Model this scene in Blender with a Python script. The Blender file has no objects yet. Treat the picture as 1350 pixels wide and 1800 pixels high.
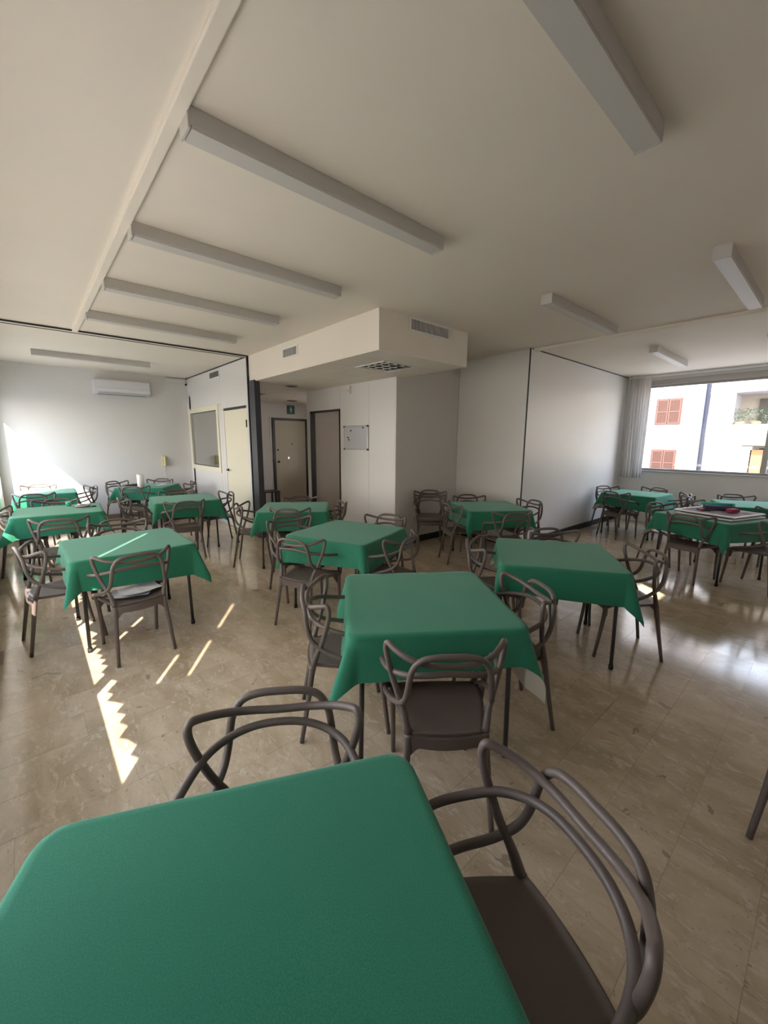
import bpy, bmesh, math, random
from mathutils import Vector, Matrix
random.seed(7)
PI = math.pi
S = bpy.context.scene
COL = S.collection
def R(d): return math.radians(d)

# ------------------------------------------------------------------ camera
cam_d = bpy.data.cameras.new('camera'); cam = bpy.data.objects.new('camera', cam_d); COL.objects.link(cam)
S.camera = cam
F_PX = 706.15; PITCH = R(9.949); ROLL = R(-0.4204); YAW = R(48.593)
cam_d.sensor_fit = 'VERTICAL'; cam_d.sensor_height = 24.0
cam_d.lens = 24.0 * F_PX / 1800.0
cam_d.clip_start = 0.02; cam_d.clip_end = 300
fw = Vector((math.cos(YAW)*math.cos(PITCH), math.sin(YAW)*math.cos(PITCH), -math.sin(PITCH)))
rt = Vector((math.sin(YAW), -math.cos(YAW), 0)); dn = fw.cross(rt)
r2 = rt*math.cos(ROLL) + dn*math.sin(ROLL); d2 = -rt*math.sin(ROLL) + dn*math.cos(ROLL)
mw = Matrix((( r2.x, -d2.x, -fw.x, 0), (r2.y, -d2.y, -fw.y, 0), (r2.z, -d2.z, -fw.z, 1.7), (0, 0, 0, 1)))
cam.matrix_world = mw

# ------------------------------------------------------------------ sky, sun, exposure
S.view_settings.view_transform = 'Standard'; S.view_settings.look = 'None'
S.view_settings.gamma = 1.0; S.view_settings.use_curve_mapping = False
S.view_settings.exposure = 1.52
SUN_DIR = Vector((-0.566, -0.824, 0.68)).normalized()          # towards the sun
w = bpy.data.worlds.new('sky'); S.world = w; w.use_nodes = True
wn = w.node_tree; bg = wn.nodes['Background']
tc_ = wn.nodes.new('ShaderNodeTexCoord'); sx_ = wn.nodes.new('ShaderNodeSeparateXYZ'); wn.links.new(tc_.outputs['Generated'], sx_.inputs[0])
rp_ = wn.nodes.new('ShaderNodeValToRGB'); wn.links.new(sx_.outputs['Z'], rp_.inputs[0])       # clear pale sky, the same all round
e_ = rp_.color_ramp.elements; e_[0].position = 0.0; e_[0].color = (1.0, 0.94, 0.85, 1); e_[1].position = 0.9; e_[1].color = (0.34, 0.50, 0.80, 1)
q_ = e_.new(0.25); q_.color = (0.78, 0.84, 0.95, 1)
wn.links.new(rp_.outputs[0], bg.inputs[0]); bg.inputs[1].default_value = 4.0
sd = bpy.data.lights.new('sun', 'SUN'); sd.energy = 9.0; sd.angle = R(0.53); sd.color = (1.0, 0.90, 0.76)
so = bpy.data.objects.new('sun', sd); COL.objects.link(so)
so.rotation_euler = SUN_DIR.to_track_quat('Z', 'Y').to_euler(); so.location = (-6, -8, 12)
def portal(name, loc, rot, sx, sy):
    l = bpy.data.lights.new(name, 'AREA'); l.shape = 'RECTANGLE'; l.size = sx; l.size_y = sy
    l.cycles.is_portal = True
    o = bpy.data.objects.new(name, l); COL.objects.link(o); o.location = loc; o.rotation_euler = rot
portal('window_portal', (-0.66, 4.4, 1.65), (R(90), 0, R(-90)), 12.0, 1.9)
portal('window_portal', (10.25, 1.2, 2.05), (R(90), 0, R(90)), 3.6, 1.9)
portal('window_portal', (6.75, 7.0, 1.65), (R(90), 0, R(90)), 4.2, 1.6)
S.cycles.use_denoising = True
S.cycles.max_bounces = 14; S.cycles.diffuse_bounces = 8; S.cycles.glossy_bounces = 5; S.cycles.transparent_max_bounces = 16
S.cycles.caustics_reflective = False; S.cycles.caustics_refractive = False
S.cycles.sample_clamp_indirect = 8.0; S.cycles.blur_glossy = 0.3

# ------------------------------------------------------------------ materials
def lin(c):
    c = c/255.0
    return c/12.92 if c <= 0.04045 else ((c+0.055)/1.055)**2.4
def rgb(r, g, b): return (lin(r), lin(g), lin(b), 1.0)
def mat(name, col, rough=0.6, metal=0.0, spec=0.5, noise=None, bump=None, sheen=0.0, coat=0.0):
    m = bpy.data.materials.new(name); m.use_nodes = True
    nt = m.node_tree; b = nt.nodes['Principled BSDF']
    b.inputs['Base Color'].default_value = col; b.inputs['Roughness'].default_value = rough
    b.inputs['Metallic'].default_value = metal; b.inputs['Specular IOR Level'].default_value = spec
    if sheen: b.inputs['Sheen Weight'].default_value = sheen; b.inputs['Sheen Roughness'].default_value = 0.6
    if coat: b.inputs['Coat Weight'].default_value = coat; b.inputs['Coat Roughness'].default_value = 0.08
    if noise:
        sc, amt = noise
        g = nt.nodes.new('ShaderNodeNewGeometry')
        n = nt.nodes.new('ShaderNodeTexNoise'); n.inputs['Scale'].default_value = sc; n.inputs['Detail'].default_value = 5
        nt.links.new(g.outputs['Position'], n.inputs['Vector'])
        r = nt.nodes.new('ShaderNodeMapRange'); r.inputs[1].default_value = 0.3; r.inputs[2].default_value = 0.7
        r.inputs[3].default_value = 1-amt; r.inputs[4].default_value = 1+amt
        nt.links.new(n.outputs['Fac'], r.inputs[0])
        mx = nt.nodes.new('ShaderNodeVectorMath'); mx.operation = 'SCALE'; mx.inputs[0].default_value = col[:3]
        nt.links.new(r.outputs[0], mx.inputs['Scale']); nt.links.new(mx.outputs[0], b.inputs['Base Color'])
    if bump:
        sc, st = bump
        n = nt.nodes.new('ShaderNodeTexNoise'); n.inputs['Scale'].default_value = sc; n.inputs['Detail'].default_value = 3
        tc = nt.nodes.new('ShaderNodeNewGeometry'); nt.links.new(tc.outputs['Position'], n.inputs['Vector'])
        bp = nt.nodes.new('ShaderNodeBump'); bp.inputs['Strength'].default_value = st; bp.inputs['Distance'].default_value = 0.002
        nt.links.new(n.outputs['Fac'], bp.inputs['Height']); nt.links.new(bp.outputs[0], b.inputs['Normal'])
    return m
M = {}
M['ceiling'] = mat('ceiling_paint', (0.76, 0.70, 0.62, 1), 0.75, noise=(0.9, 0.03))
M['wall'] = mat('white_wall_paint', (0.68, 0.66, 0.64, 1), 0.55, noise=(1.3, 0.02))
M['panel'] = mat('white_laminate_panel', (0.66, 0.64, 0.62, 1), 0.38, noise=(1.1, 0.015))
M['cream'] = mat('cream_laminate', (0.70, 0.66, 0.52, 1), 0.4, noise=(1.5, 0.02))
M['beige'] = mat('beige_paint', (0.42, 0.37, 0.31, 1), 0.6)
M['black'] = mat('black_plastic', (0.012, 0.012, 0.014, 1), 0.4)
M['baseboard'] = mat('black_rubber_baseboard', (0.012, 0.013, 0.016, 1), 0.5)
M['brown_base'] = mat('brown_stone_baseboard', (0.22, 0.16, 0.12, 1), 0.35, noise=(9, .15))
M['lamp_body'] = mat('grey_enamel', (0.52, 0.495, 0.47, 1), 0.45)
M['diffuser'] = mat('prismatic_diffuser', (0.55, 0.535, 0.51, 1), 0.45, bump=(400, 0.3))
M['white_plastic'] = mat('white_plastic', (0.75, 0.74, 0.72, 1), 0.35)
M['ac'] = mat('white_ac_plastic', (0.72, 0.71, 0.74, 1), 0.35)
M['yellowed'] = mat('yellowed_plastic', (0.62, 0.55, 0.32, 1), 0.4)
M['dark_slot'] = mat('dark_slot', (0.03, 0.03, 0.03, 1), 0.7)
M['steel'] = mat('brushed_steel', (0.55, 0.54, 0.52, 1), 0.3, metal=1)
M['alu'] = mat('anodised_aluminium', (0.42, 0.40, 0.38, 1), 0.45, metal=0.3)
M['taupe'] = mat('taupe_plastic', (0.118, 0.092, 0.080, 1), 0.5, spec=0.5, bump=(900, 0.05))
M['leg_metal'] = mat('dark_painted_tube', (0.055, 0.052, 0.052, 1), 0.4, metal=0.3)
M['rubber'] = mat('black_rubber', (0.01, 0.01, 0.01, 1), 0.7)
M['board'] = mat('table_board', (0.25, 0.19, 0.13, 1), 0.6)
M['paper'] = mat('white_paper', (0.70, 0.70, 0.76, 1), 0.7, noise=(22, 0.08))
M['curtain'] = mat('white_curtain', (0.62, 0.60, 0.58, 1), 0.8)
M['whiteboard'] = mat('whiteboard_face', (0.50, 0.50, 0.52, 1), 0.2)
M['facade'] = mat('facade_plaster', (0.46, 0.45, 0.465, 1), 0.9, noise=(0.5, 0.04))
M['facade_cream'] = mat('facade_cream', (0.44, 0.40, 0.33, 1), 0.9)
M['shutter'] = mat('brown_shutter', (0.105, 0.045, 0.030, 1), 0.6)
M['pipe'] = mat('grey_downpipe', (0.03, 0.032, 0.045, 1), 0.95, 0.0, 0.1)
M['asphalt'] = mat('street_ground', (0.30, 0.28, 0.26, 1), 0.9, noise=(0.6, 0.1))
M['green_plastic'] = mat('green_plastic', (0.05, 0.45, 0.28, 1), 0.35)
M['red_cloth'] = mat('red_pouch', (0.35, 0.02, 0.05, 1), 0.7)
M['blue'] = mat('dark_blue_plastic', (0.03, 0.04, 0.12, 1), 0.5)
M['orange'] = mat('terracotta', (0.5, 0.16, 0.06, 1), 0.8)
M['foliage'] = mat('foliage', (0.05, 0.08, 0.04, 1), 0.8)
M['red_wood'] = mat('red_wood', (0.20, 0.07, 0.04, 1), 0.5)
M['dark_room'] = mat('dark_interior', (0.10, 0.09, 0.08, 1), 0.9)
M['sign_green'] = mat('sign_green', (0.01, 0.10, 0.07, 1), 0.4)
M['ashtray'] = mat('grey_ashtray', (0.30, 0.28, 0.30, 1), 0.3)

def glass_mat(name, refl, tint=(1, 1, 1, 1), rough=0.0):
    m = bpy.data.materials.new(name); m.use_nodes = True; nt = m.node_tree
    for n in list(nt.nodes): nt.nodes.remove(n)
    o = nt.nodes.new('ShaderNodeOutputMaterial'); mx = nt.nodes.new('ShaderNodeMixShader')
    t = nt.nodes.new('ShaderNodeBsdfTransparent'); t.inputs[0].default_value = tint
    g = nt.nodes.new('ShaderNodeBsdfGlossy'); g.inputs['Roughness'].default_value = rough
    lw = nt.nodes.new('ShaderNodeLayerWeight'); lw.inputs[0].default_value = 0.5
    pw = nt.nodes.new('ShaderNodeMath'); pw.operation = 'POWER'; pw.inputs[1].default_value = 5.0
    ma = nt.nodes.new('ShaderNodeMath'); ma.operation = 'MULTIPLY_ADD'; ma.inputs[1].default_value = 0.9*(1-refl); ma.inputs[2].default_value = refl
    nt.links.new(lw.outputs['Facing'], pw.inputs[0]); nt.links.new(pw.outputs[0], ma.inputs[0])
    nt.links.new(ma.outputs[0], mx.inputs[0]); nt.links.new(t.outputs[0], mx.inputs[1]); nt.links.new(g.outputs[0], mx.inputs[2])
    nt.links.new(mx.outputs[0], o.inputs[0]); return m
M['glass'] = glass_mat('window_glass', 0.03)
M['glass_mirror'] = glass_mat('reflective_glass', 0.93, (0.8, 0.85, 0.9, 1))

def trans_mat(name, col, fac):
    m = bpy.data.materials.new(name); m.use_nodes = True; nt = m.node_tree
    for n in list(nt.nodes): nt.nodes.remove(n)
    o = nt.nodes.new('ShaderNodeOutputMaterial'); mx = nt.nodes.new('ShaderNodeMixShader'); mx.inputs[0].default_value = fac
    d = nt.nodes.new('ShaderNodeBsdfDiffuse'); d.inputs[0].default_value = col
    t = nt.nodes.new('ShaderNodeBsdfTranslucent'); t.inputs[0].default_value = col
    nt.links.new(d.outputs[0], mx.inputs[1]); nt.links.new(t.outputs[0], mx.inputs[2]); nt.links.new(mx.outputs[0], o.inputs[0])
    return m
M['blind'] = trans_mat('vertical_blind_fabric', (0.80, 0.76, 0.68, 1), 0.42)
M['curtain'] = trans_mat('white_curtain_fabric', (0.66, 0.64, 0.62, 1), 0.25)

def cloth_mat():
    m = bpy.data.materials.new('green_felt_cloth'); m.use_nodes = True; nt = m.node_tree; b = nt.nodes['Principled BSDF']
    g = nt.nodes.new('ShaderNodeNewGeometry')
    n = nt.nodes.new('ShaderNodeTexNoise'); n.inputs['Scale'].default_value = 320; n.inputs['Detail'].default_value = 4
    nt.links.new(g.outputs['Position'], n.inputs['Vector'])
    r = nt.nodes.new('ShaderNodeValToRGB')
    r.color_ramp.elements[0].position = 0.35; r.color_ramp.elements[0].color = (0.018, 0.158, 0.090, 1)
    r.color_ramp.elements[1].position = 0.68; r.color_ramp.elements[1].color = (0.030, 0.210, 0.124, 1)
    nt.links.new(n.outputs['Fac'], r.inputs[0])
    mx = nt.nodes.new('ShaderNodeMix'); mx.data_type = 'RGBA'
    nt.links.new(g.outputs['Backfacing'], mx.inputs['Factor']); nt.links.new(r.outputs[0], mx.inputs['A'])
    mx.inputs['B'].default_value = (0.62, 0.58, 0.50, 1)
    nt.links.new(mx.outputs['Result'], b.inputs['Base Color'])
    b.inputs['Roughness'].default_value = 0.85; b.inputs['Specular IOR Level'].default_value = 0.25
    b.inputs['Sheen Weight'].default_value = 0.32; b.inputs['Sheen Roughness'].default_value = 0.5
    b.inputs['Sheen Tint'].default_value = (0.6, 0.8, 0.7, 1)
    bp = nt.nodes.new('ShaderNodeBump'); bp.inputs['Strength'].default_value = 0.12; bp.inputs['Distance'].default_value = 0.001
    nt.links.new(n.outputs['Fac'], bp.inputs['Height']); nt.links.new(bp.outputs[0], b.inputs['Normal'])
    return m
M['cloth'] = cloth_mat()

def marble_mat():
    m = bpy.data.materials.new('polished_beige_marble'); m.use_nodes = True; nt = m.node_tree; b = nt.nodes['Principled BSDF']
    L = nt.links.new
    g = nt.nodes.new('ShaderNodeNewGeometry'); oi = nt.nodes.new('ShaderNodeObjectInfo')
    sc = nt.nodes.new('ShaderNodeVectorMath'); sc.operation = 'SCALE'; sc.inputs[0].default_value = (0.0, 0.0, 0.35); L(oi.outputs['Random'], sc.inputs['Scale'])
    ad = nt.nodes.new('ShaderNodeVectorMath'); ad.operation = 'ADD'; L(g.outputs['Position'], ad.inputs[0]); L(sc.outputs[0], ad.inputs[1])
    mp = nt.nodes.new('ShaderNodeMapping'); mp.inputs['Rotation'].default_value = (0, 0, 0.25); mp.inputs['Scale'].default_value = (2.3, 1, 1); L(ad.outputs[0], mp.inputs[0])
    def noise(s, d, ro=0.6, v=None, dist=0.0):
        n = nt.nodes.new('ShaderNodeTexNoise'); n.inputs['Scale'].default_value = s; n.inputs['Detail'].default_value = d
        n.inputs['Roughness'].default_value = ro; n.inputs['Distortion'].default_value = dist; L((v or ad).outputs[0], n.inputs['Vector']); return n
    def ramp(src, pts):
        r = nt.nodes.new('ShaderNodeValToRGB'); e = r.color_ramp.elements
        e[0].position, e[0].color = pts[0]; e[1].position, e[1].color = pts[1]
        for p, c in pts[2:]:
            x = e.new(p); x.color = c
        L(src, r.inputs[0]); return r
    base = ramp(noise(2.2, 8, 0.62, mp, 0.6).outputs['Fac'], [(0.30, (0.40, 0.305, 0.20, 1)), (0.72, (0.60, 0.49, 0.36, 1)), (0.5, (0.49, 0.39, 0.27, 1))])
    def mix(fac, a, c, mode='MIX'):
        x = nt.nodes.new('ShaderNodeMix'); x.data_type = 'RGBA'; x.blend_type = mode
        L(fac, x.inputs['Factor']); L(a, x.inputs['A'])
        if isinstance(c, tuple): x.inputs['B'].default_value = c
        else: L(c, x.inputs['B'])
        return x.outputs['Result']
    W = (1, 1, 1, 1); K = (0, 0, 0, 1)
    light = ramp(noise(9, 6, 0.65, mp, 1.2).outputs['Fac'], [(0.55, K), (0.63, (0.65, 0.65, 0.65, 1))])
    c = mix(light.outputs[0], base.outputs[0], (0.62, 0.54, 0.43, 1))
    dark = ramp(noise(17, 7, 0.74, mp, 2.5).outputs['Fac'], [(0.60, K), (0.64, (0.75, 0.75, 0.75, 1))])
    c = mix(dark.outputs[0], c, (0.20, 0.155, 0.105, 1))
    pn = noise(5.5, 3, 0.5, None, 0.8)
    patch = ramp(pn.outputs['Fac'], [(0.70, K), (0.712, (0.6, 0.6, 0.6, 1))])
    c = mix(patch.outputs[0], c, (0.20, 0.155, 0.11, 1))
    L(c, b.inputs['Base Color'])
    rr = ramp(noise(1.3, 4).outputs['Fac'], [(0.3, (0.10, 0.10, 0.10, 1)), (0.7, (0.15, 0.15, 0.15, 1))])
    L(rr.outputs[0], b.inputs['Roughness']); b.inputs['IOR'].default_value = 1.48
    bp = nt.nodes.new('ShaderNodeBump'); bp.inputs['Strength'].default_value = 0.012; bp.inputs['Distance'].default_value = 0.01
    L(noise(5, 2).outputs['Fac'], bp.inputs['Height']); L(bp.outputs[0], b.inputs['Normal'])
    return m
M['marble'] = marble_mat()
M['grout'] = mat('floor_joint', (0.24, 0.19, 0.14, 1), 0.6)

# ------------------------------------------------------------------ mesh helpers
def mesh_obj(name, bm, m, parent=None, smooth=False):
    me = bpy.data.meshes.new(name); bm.to_mesh(me); bm.free()
    for k in (m if isinstance(m, list) else [m]): me.materials.append(M[k])
    if smooth:
        for p in me.polygons: p.use_smooth = True
    o = bpy.data.objects.new(name, me); COL.objects.link(o)
    if parent: o.parent = parent
    return o
def share(o, name=None, parent=None, loc=None, rz=None):
    c = o.copy(); COL.objects.link(c); c.parent = parent
    if loc is not None: c.location = loc
    if rz is not None: c.rotation_euler = (0, 0, rz)
    return c
def box(bm, x0, x1, y0, y1, z0, z1, bev=0.0, mi=0):
    t = bmesh.new(); bmesh.ops.create_cube(t, size=1)
    for v in t.verts: v.co = Vector(((x0+x1)/2+v.co.x*(x1-x0), (y0+y1)/2+v.co.y*(y1-y0), (z0+z1)/2+v.co.z*(z1-z0)))
    if bev: bmesh.ops.bevel(t, geom=list(t.edges), offset=bev, segments=2, profile=0.5, affect='EDGES')
    merge(bm, t, mi)
def merge(bm, t, mi=0):
    vs = [bm.verts.new(v.co) for v in t.verts]; t.verts.index_update()
    for f in t.faces:
        nf = bm.faces.new([vs[v.index] for v in f.verts]); nf.material_index = mi; nf.smooth = f.smooth
    t.free()
def B(): return bmesh.new()
def mkbox(name, dims, m, parent=None, bev=0.0):
    bm = B(); box(bm, *dims, bev=bev); return mesh_obj(name, bm, m, parent)
def spline(pts, n):
    P = [Vector(p) for p in pts]; out = []
    Q = [P[0]*2-P[1]] + P + [P[-1]*2-P[-2]]
    for i in range(1, len(Q)-2):
        p0, p1, p2, p3 = Q[i-1:i+3]
        for k in range(n):
            t = k/n
            # centripetal-like smoothing with Catmull-Rom
            out.append(0.5*((2*p1)+(-p0+p2)*t+(2*p0-5*p1+4*p2-p3)*t*t+(-p0+3*p1-3*p2+p3)*t**3))
    out.append(P[-1]); return out
def tube(bm, path, rad, seg=10, cap=True, flat=1.0):
    P = [Vector(p) for p in path]; n = len(P)
    rads = rad if isinstance(rad, (list, tuple)) else [rad]*n
    T = [(P[min(i+1, n-1)]-P[max(i-1, 0)]).normalized() for i in range(n)]
    u = T[0].orthogonal().normalized(); rings = []
    for i in range(n):
        u = (u - T[i]*u.dot(T[i])).normalized(); v = T[i].cross(u)
        rings.append([bm.verts.new(P[i] + (u*math.cos(2*PI*k/seg)+v*math.sin(2*PI*k/seg)*flat)*rads[i]) for k in range(seg)])
    for i in range(n-1):
        for k in range(seg):
            f = bm.faces.new([rings[i][k], rings[i][(k+1) % seg], rings[i+1][(k+1) % seg], rings[i+1][k]]); f.smooth = True
    if cap:
        bm.faces.new(list(reversed(rings[0]))); bm.faces.new(rings[-1])
def cyl(bm, c, r, h, seg=20, r2=None, axis='z'):
    t = bmesh.new(); bmesh.ops.create_cone(t, cap_ends=True, segments=seg, radius1=r, radius2=r if r2 is None else r2, depth=h)
    if axis == 'x': bmesh.ops.rotate(t, verts=t.verts, matrix=Matrix.Rotation(PI/2, 3, 'Y'))
    if axis == 'y': bmesh.ops.rotate(t, verts=t.verts, matrix=Matrix.Rotation(-PI/2, 3, 'X'))
    for v in t.verts: v.co += Vector(c)
    for f in t.faces: f.smooth = len(f.verts) == 4
    merge2(bm, t)
def merge2(bm, t): merge(bm, t)
def tag(o, label=None, cat=None, group=None, kind=None):
    if label: o['label'] = label
    if cat: o['category'] = cat
    if group: o['group'] = group
    if kind: o['kind'] = kind
    return o
def thing(name, label, cat, loc=(0, 0, 0), rz=0.0, group=None):
    o = bpy.data.objects.new(name, None); COL.objects.link(o); o.location = loc; o.rotation_euler = (0, 0, rz)
    o.empty_display_size = 0.1
    return tag(o, label, cat, group)
def struct(name, label, cat): 
    o = bpy.data.objects.new(name, None); COL.objects.link(o); return tag(o, label, cat, kind='structure')

# ------------------------------------------------------------------ dimensions
H = 3.10; XL = -0.42; XR = 10.0; YN = -1.6; YB = 10.35; HS = 2.685
# ------------------------------------------------------------------ floor: bedding slab plus marble slabs with joints
fl = mkbox('floor', (XL-0.3, XR+0.3, YN-0.2, 14.0, -0.12, -0.0012), 'grout')
tag(fl, 'polished beige marble floor laid in long slabs', 'floor', kind='structure')
TW, TL, G = 0.27, 0.55, 0.0012
tb = B(); box(tb, -TL/2+G/2, TL/2-G/2, -TW/2+G/2, TW/2-G/2, -0.02, 0.0)
for f in list(tb.faces):
    if f.normal.z < -0.5: tb.faces.remove(f)
tile0 = mesh_obj('tile', tb, 'marble', fl)
cells = []
y = -0.014
k0 = int((YN+0.014)/TW)-1
for k in range(k0, 60):
    ya = -0.014 + k*TW; yc = ya+TW/2
    if yc < YN-0.1 or yc > 13.9: continue
    off = (1.44 + 0.47*k) % TL
    i0 = int((XL-0.3-off)/TL)-1
    for i in range(i0, 30):
        xc = off + i*TL + TL/2
        if XL-0.3 < xc-TL/2+0.1 and xc < XR+0.25:
            cells.append((xc, yc))
def vis(c):
    a = math.degrees(math.atan2(c[1], c[0]))
    return (0 if 0 < a < 96 else 100) + math.hypot(*c) + (0 if c[0] > 0.3*c[1] else 1.2)
cells.sort(key=vis)
first = True
for (xc, yc) in cells[:300]:
    if first: tile0.location = (xc, yc, 0); first = False
    else: share(tile0, parent=fl, loc=(xc, yc, 0))
rest = B()
for (xc, yc) in cells[300:]:
    a, b_ = TL/2-G/2, TW/2-G/2
    vs = [rest.verts.new((xc+sx*a, yc+sy*b_, zz)) for zz in (0, -0.02) for sx, sy in ((-1, -1), (1, -1), (1, 1), (-1, 1))]
    rest.faces.new(vs[:4])
    for q in range(4): rest.faces.new([vs[q], vs[q+4], vs[(q+1) % 4+4], vs[(q+1) % 4]])
ro = mesh_obj('tile_field', rest, 'marble', fl); ro['kind'] = 'stuff'

# ------------------------------------------------------------------ ceiling
ce = mkbox('ceiling', (XL-0.3, XR+0.3, YN-0.2, YB+0.2, H, H+0.2), 'ceiling')
tag(ce, 'matt warm white ceiling with surface lamps', 'ceiling', kind='structure')
t1 = mkbox('trim_1', (0.61, 0.67, YN, 6.86, H-0.028, H+0.01), 'ceiling', bev=0.006); tag(t1, 'long white batten running along the ceiling beside the lamps', 'trim', kind='structure')
t2 = mkbox('trim_2', (5.92, 6.02, YN, 3.32, H-0.035, H+0.01), 'ceiling', bev=0.01); tag(t2, 'low white ridge crossing the ceiling before the window', 'trim', kind='structure')
# folding wall track, two dark grooves
tk = mkbox('trim_3', (XL, 2.95, 6.82, 6.96, H-0.02, H+0.01), 'ceiling'); tag(tk, 'ceiling track of the folding wall with two dark grooves', 'trim', kind='structure')
mkbox('groove', (XL, 2.95, 6.815, 6.828, H-0.022, H-0.002), 'dark_slot', tk)
mkbox('groove', (XL, 2.95, 6.90, 6.935, H-0.024, H-0.002), 'dark_slot', tk)

# ------------------------------------------------------------------ left window wall
def pbox(bm, *d): box(bm, *d)
WT = 0.24; XO = XL-WT
SILL = 0.72; LT1 = 2.55; LT2 = 2.40; YJ = 8.02; YF = 10.12
bm = B()
box(bm, XO, XL, 0.95, YB+0.2, -0.1, SILL); box(bm, XO, XL, 0.95, YB+0.2, LT1, H+0.05); box(bm, XO, XL-0.15, YN-0.2, 0.95, -0.1, H+0.05)  # unseen solid stretch beside the camera closes the window to darken the foreground
box(bm, XO, XL, YJ-0.25, YJ, SILL, LT1); box(bm, XO, XL, YF, YB+0.2, SILL, LT1)
box(bm, XO+0.05, XL-0.08, YJ, YF, LT2, LT1)
wl = mesh_obj('wall_left', bm, 'wall'); tag(wl, 'white window wall with a low sill along the whole room', 'wall', kind='structure')
def pane(parent, x0, x1, y0, y1, z0, z1, m='glass'): return mkbox('pane', (x0, x1, y0, y1, z0, z1), m, parent)
def mkwindow_x(name, label, xg, y0, y1, z0, z1, mull, fwid=0.05, dep=0.05, sill=None):
    s = struct(name, label, 'window')
    ys = [y0]+mull+[y1]
    bm = B(); box(bm, xg-dep/2, xg+dep/2, y0, y1, z0, z0+fwid, 0.004); box(bm, xg-dep/2, xg+dep/2, y0, y1, z1-fwid, z1, 0.004)
    for yy in (y0, y1-fwid): box(bm, xg-dep/2, xg+dep/2, yy, yy+fwid, z0+fwid, z1-fwid)
    mesh_obj('window_frame', bm, 'alu', s)
    for yy in mull:
        mkbox('mullion', (xg-dep/2, xg+dep/2, yy-fwid*0.8, yy+fwid*0.8, z0+fwid, z1-fwid), 'alu', s)
    for a, b_ in zip(ys[:-1], ys[1:]):
        pane(s, xg-0.003, xg+0.003, a+0.03, b_-0.03, z0+0.02, z1-0.02)
    return s
w1 = mkwindow_x('window_1', 'long ribbon window behind the vertical blinds', XO+0.06, 0.95, YJ-0.25, SILL, LT1, [2.06, 3.8, 5.5, 7.2])
w2 = mkwindow_x('window_2', 'uncovered window beside the sunlit back wall', XO+0.03, YJ, YF, SILL, LT1, [], fwid=0.04)
# vertical blinds
vb = struct('blinds', 'cream vertical slat blinds over the ribbon window', 'blinds'); vb.name = 'vertical_blinds'; vb['kind'] = 'structure'
mkbox('headrail', (XL-0.07, XL-0.02, 0.95, YJ-0.25, LT1-0.05, LT1), 'white_plastic', vb)
sb = B()
for sgn in (0,):
    hw = 0.0635
    v = [sb.verts.new((0.0, -hw, 0)), sb.verts.new((0.006, 0, 0)), sb.verts.new((0.0, hw, 0)), sb.verts.new((0.0, -hw, LT1-0.05-0.885)), sb.verts.new((0.006, 0, LT1-0.05-0.885)), sb.verts.new((0.0, hw, LT1-0.05-0.885))]
    sb.faces.new([v[0], v[1], v[4], v[3]]); sb.faces.new([v[1], v[2], v[5], v[4]])
slat0 = mesh_obj('slat', sb, 'blind', vb)
yy = 1.01; n = 0
GC = {}; gaps = [1.13, 1.52, 2.59]
while yy < YJ-0.28:
    rz = R(26 + 9*math.sin(n*2.3))
    skip = any(abs(yy-g) < 0.001 for g in gaps)
    o = slat0 if n == 0 else share(slat0, parent=vb)
    o.location = (XL-0.045, yy, 0.885 + 0.022*math.sin(n*1.7)+0.012*math.sin(n*4.1)); o.rotation_euler = (0, 0, rz)
    nxt = yy+0.104
    for g in gaps:
        if yy < g <= nxt+0.0: nxt += 0.132
    if nxt-yy > 0.15: GC[[g for g in gaps if yy < g <= nxt][0]] = (yy+nxt)/2
    yy = nxt; n += 1

OPEN = {1.13: [(1.42, 1.78), (1.95, 2.44)], 1.52: [(1.18, 1.44)], 2.59: [(1.06, 1.16), (1.23, 1.45), (1.75, 2.38)]}
for g, yc_ in GC.items():   # unseen filler slats added, cut open to shape the short sun streaks
    bm = B(); zs = [0.885]+[q for r_ in OPEN[g] for q in r_]+[LT1-0.05]
    for a_, b_ in zip(zs[0::2], zs[1::2]):
        v = [bm.verts.new(p) for p in ((0, -0.0635, a_), (0, 0.0635, a_), (0, 0.0635, b_), (0, -0.0635, b_))]; bm.faces.new(v)
    o = mesh_obj('slat', bm, 'blind', vb); o.location = (XL-0.045, yc_, 0); o.rotation_euler = (0, 0, R(28))
# ------------------------------------------------------------------ back wall
wb = mkbox('wall_back', (XL-0.2, 3.6, YB, YB+0.2, -0.1, H+0.05), 'wall'); tag(wb, 'white back wall lit by a sun patch', 'wall', kind='structure')
bb = mkbox('baseboard_back', (XL, 2.95, YB-0.015, YB, 0, 0.10), 'brown_base'); tag(bb, 'low brown stone baseboard of the back wall', 'baseboard', kind='structure')

# ------------------------------------------------------------------ office wall X = 2.95, Y 6.86 .. 10.35
XO2 = 2.95
ow = struct('wall_office', 'cream panel wall with a window and a door', 'wall')
def panel_x(par, x0, x1, y0, y1, z0, z1, m='panel', g=0.002):
    return mkbox('panel', (x0, x1, y0+g, y1-g, z0+g, z1-g), m, par)
DY0, DY1, DZ = 7.0, 8.06, 2.285
WY0, WY1, WZ0, WZ1 = 8.34, 10.22, 1.045, 2.40
panel_x(ow, XO2, XO2+0.07, 6.88, 8.2, DZ, H); panel_x(ow, XO2, XO2+0.07, 8.2, YB, WZ1, H)
panel_x(ow, XO2, XO2+0.07, DY1, 8.2, 0, DZ); panel_x(ow, XO2, XO2+0.07, 8.2, WY0, 0, WZ1)
panel_x(ow, XO2, XO2+0.07, WY0, WY1, 0, WZ0); panel_x(ow, XO2, XO2+0.07, WY1, YB, 0, WZ1); panel_x(ow, XO2, XO2+0.07, 6.88, DY0, 0, DZ)
mkbox('corner_strip', (XO2-0.012, XO2+0.07, 6.85, 6.88, 0, H), 'black', ow)
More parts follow.
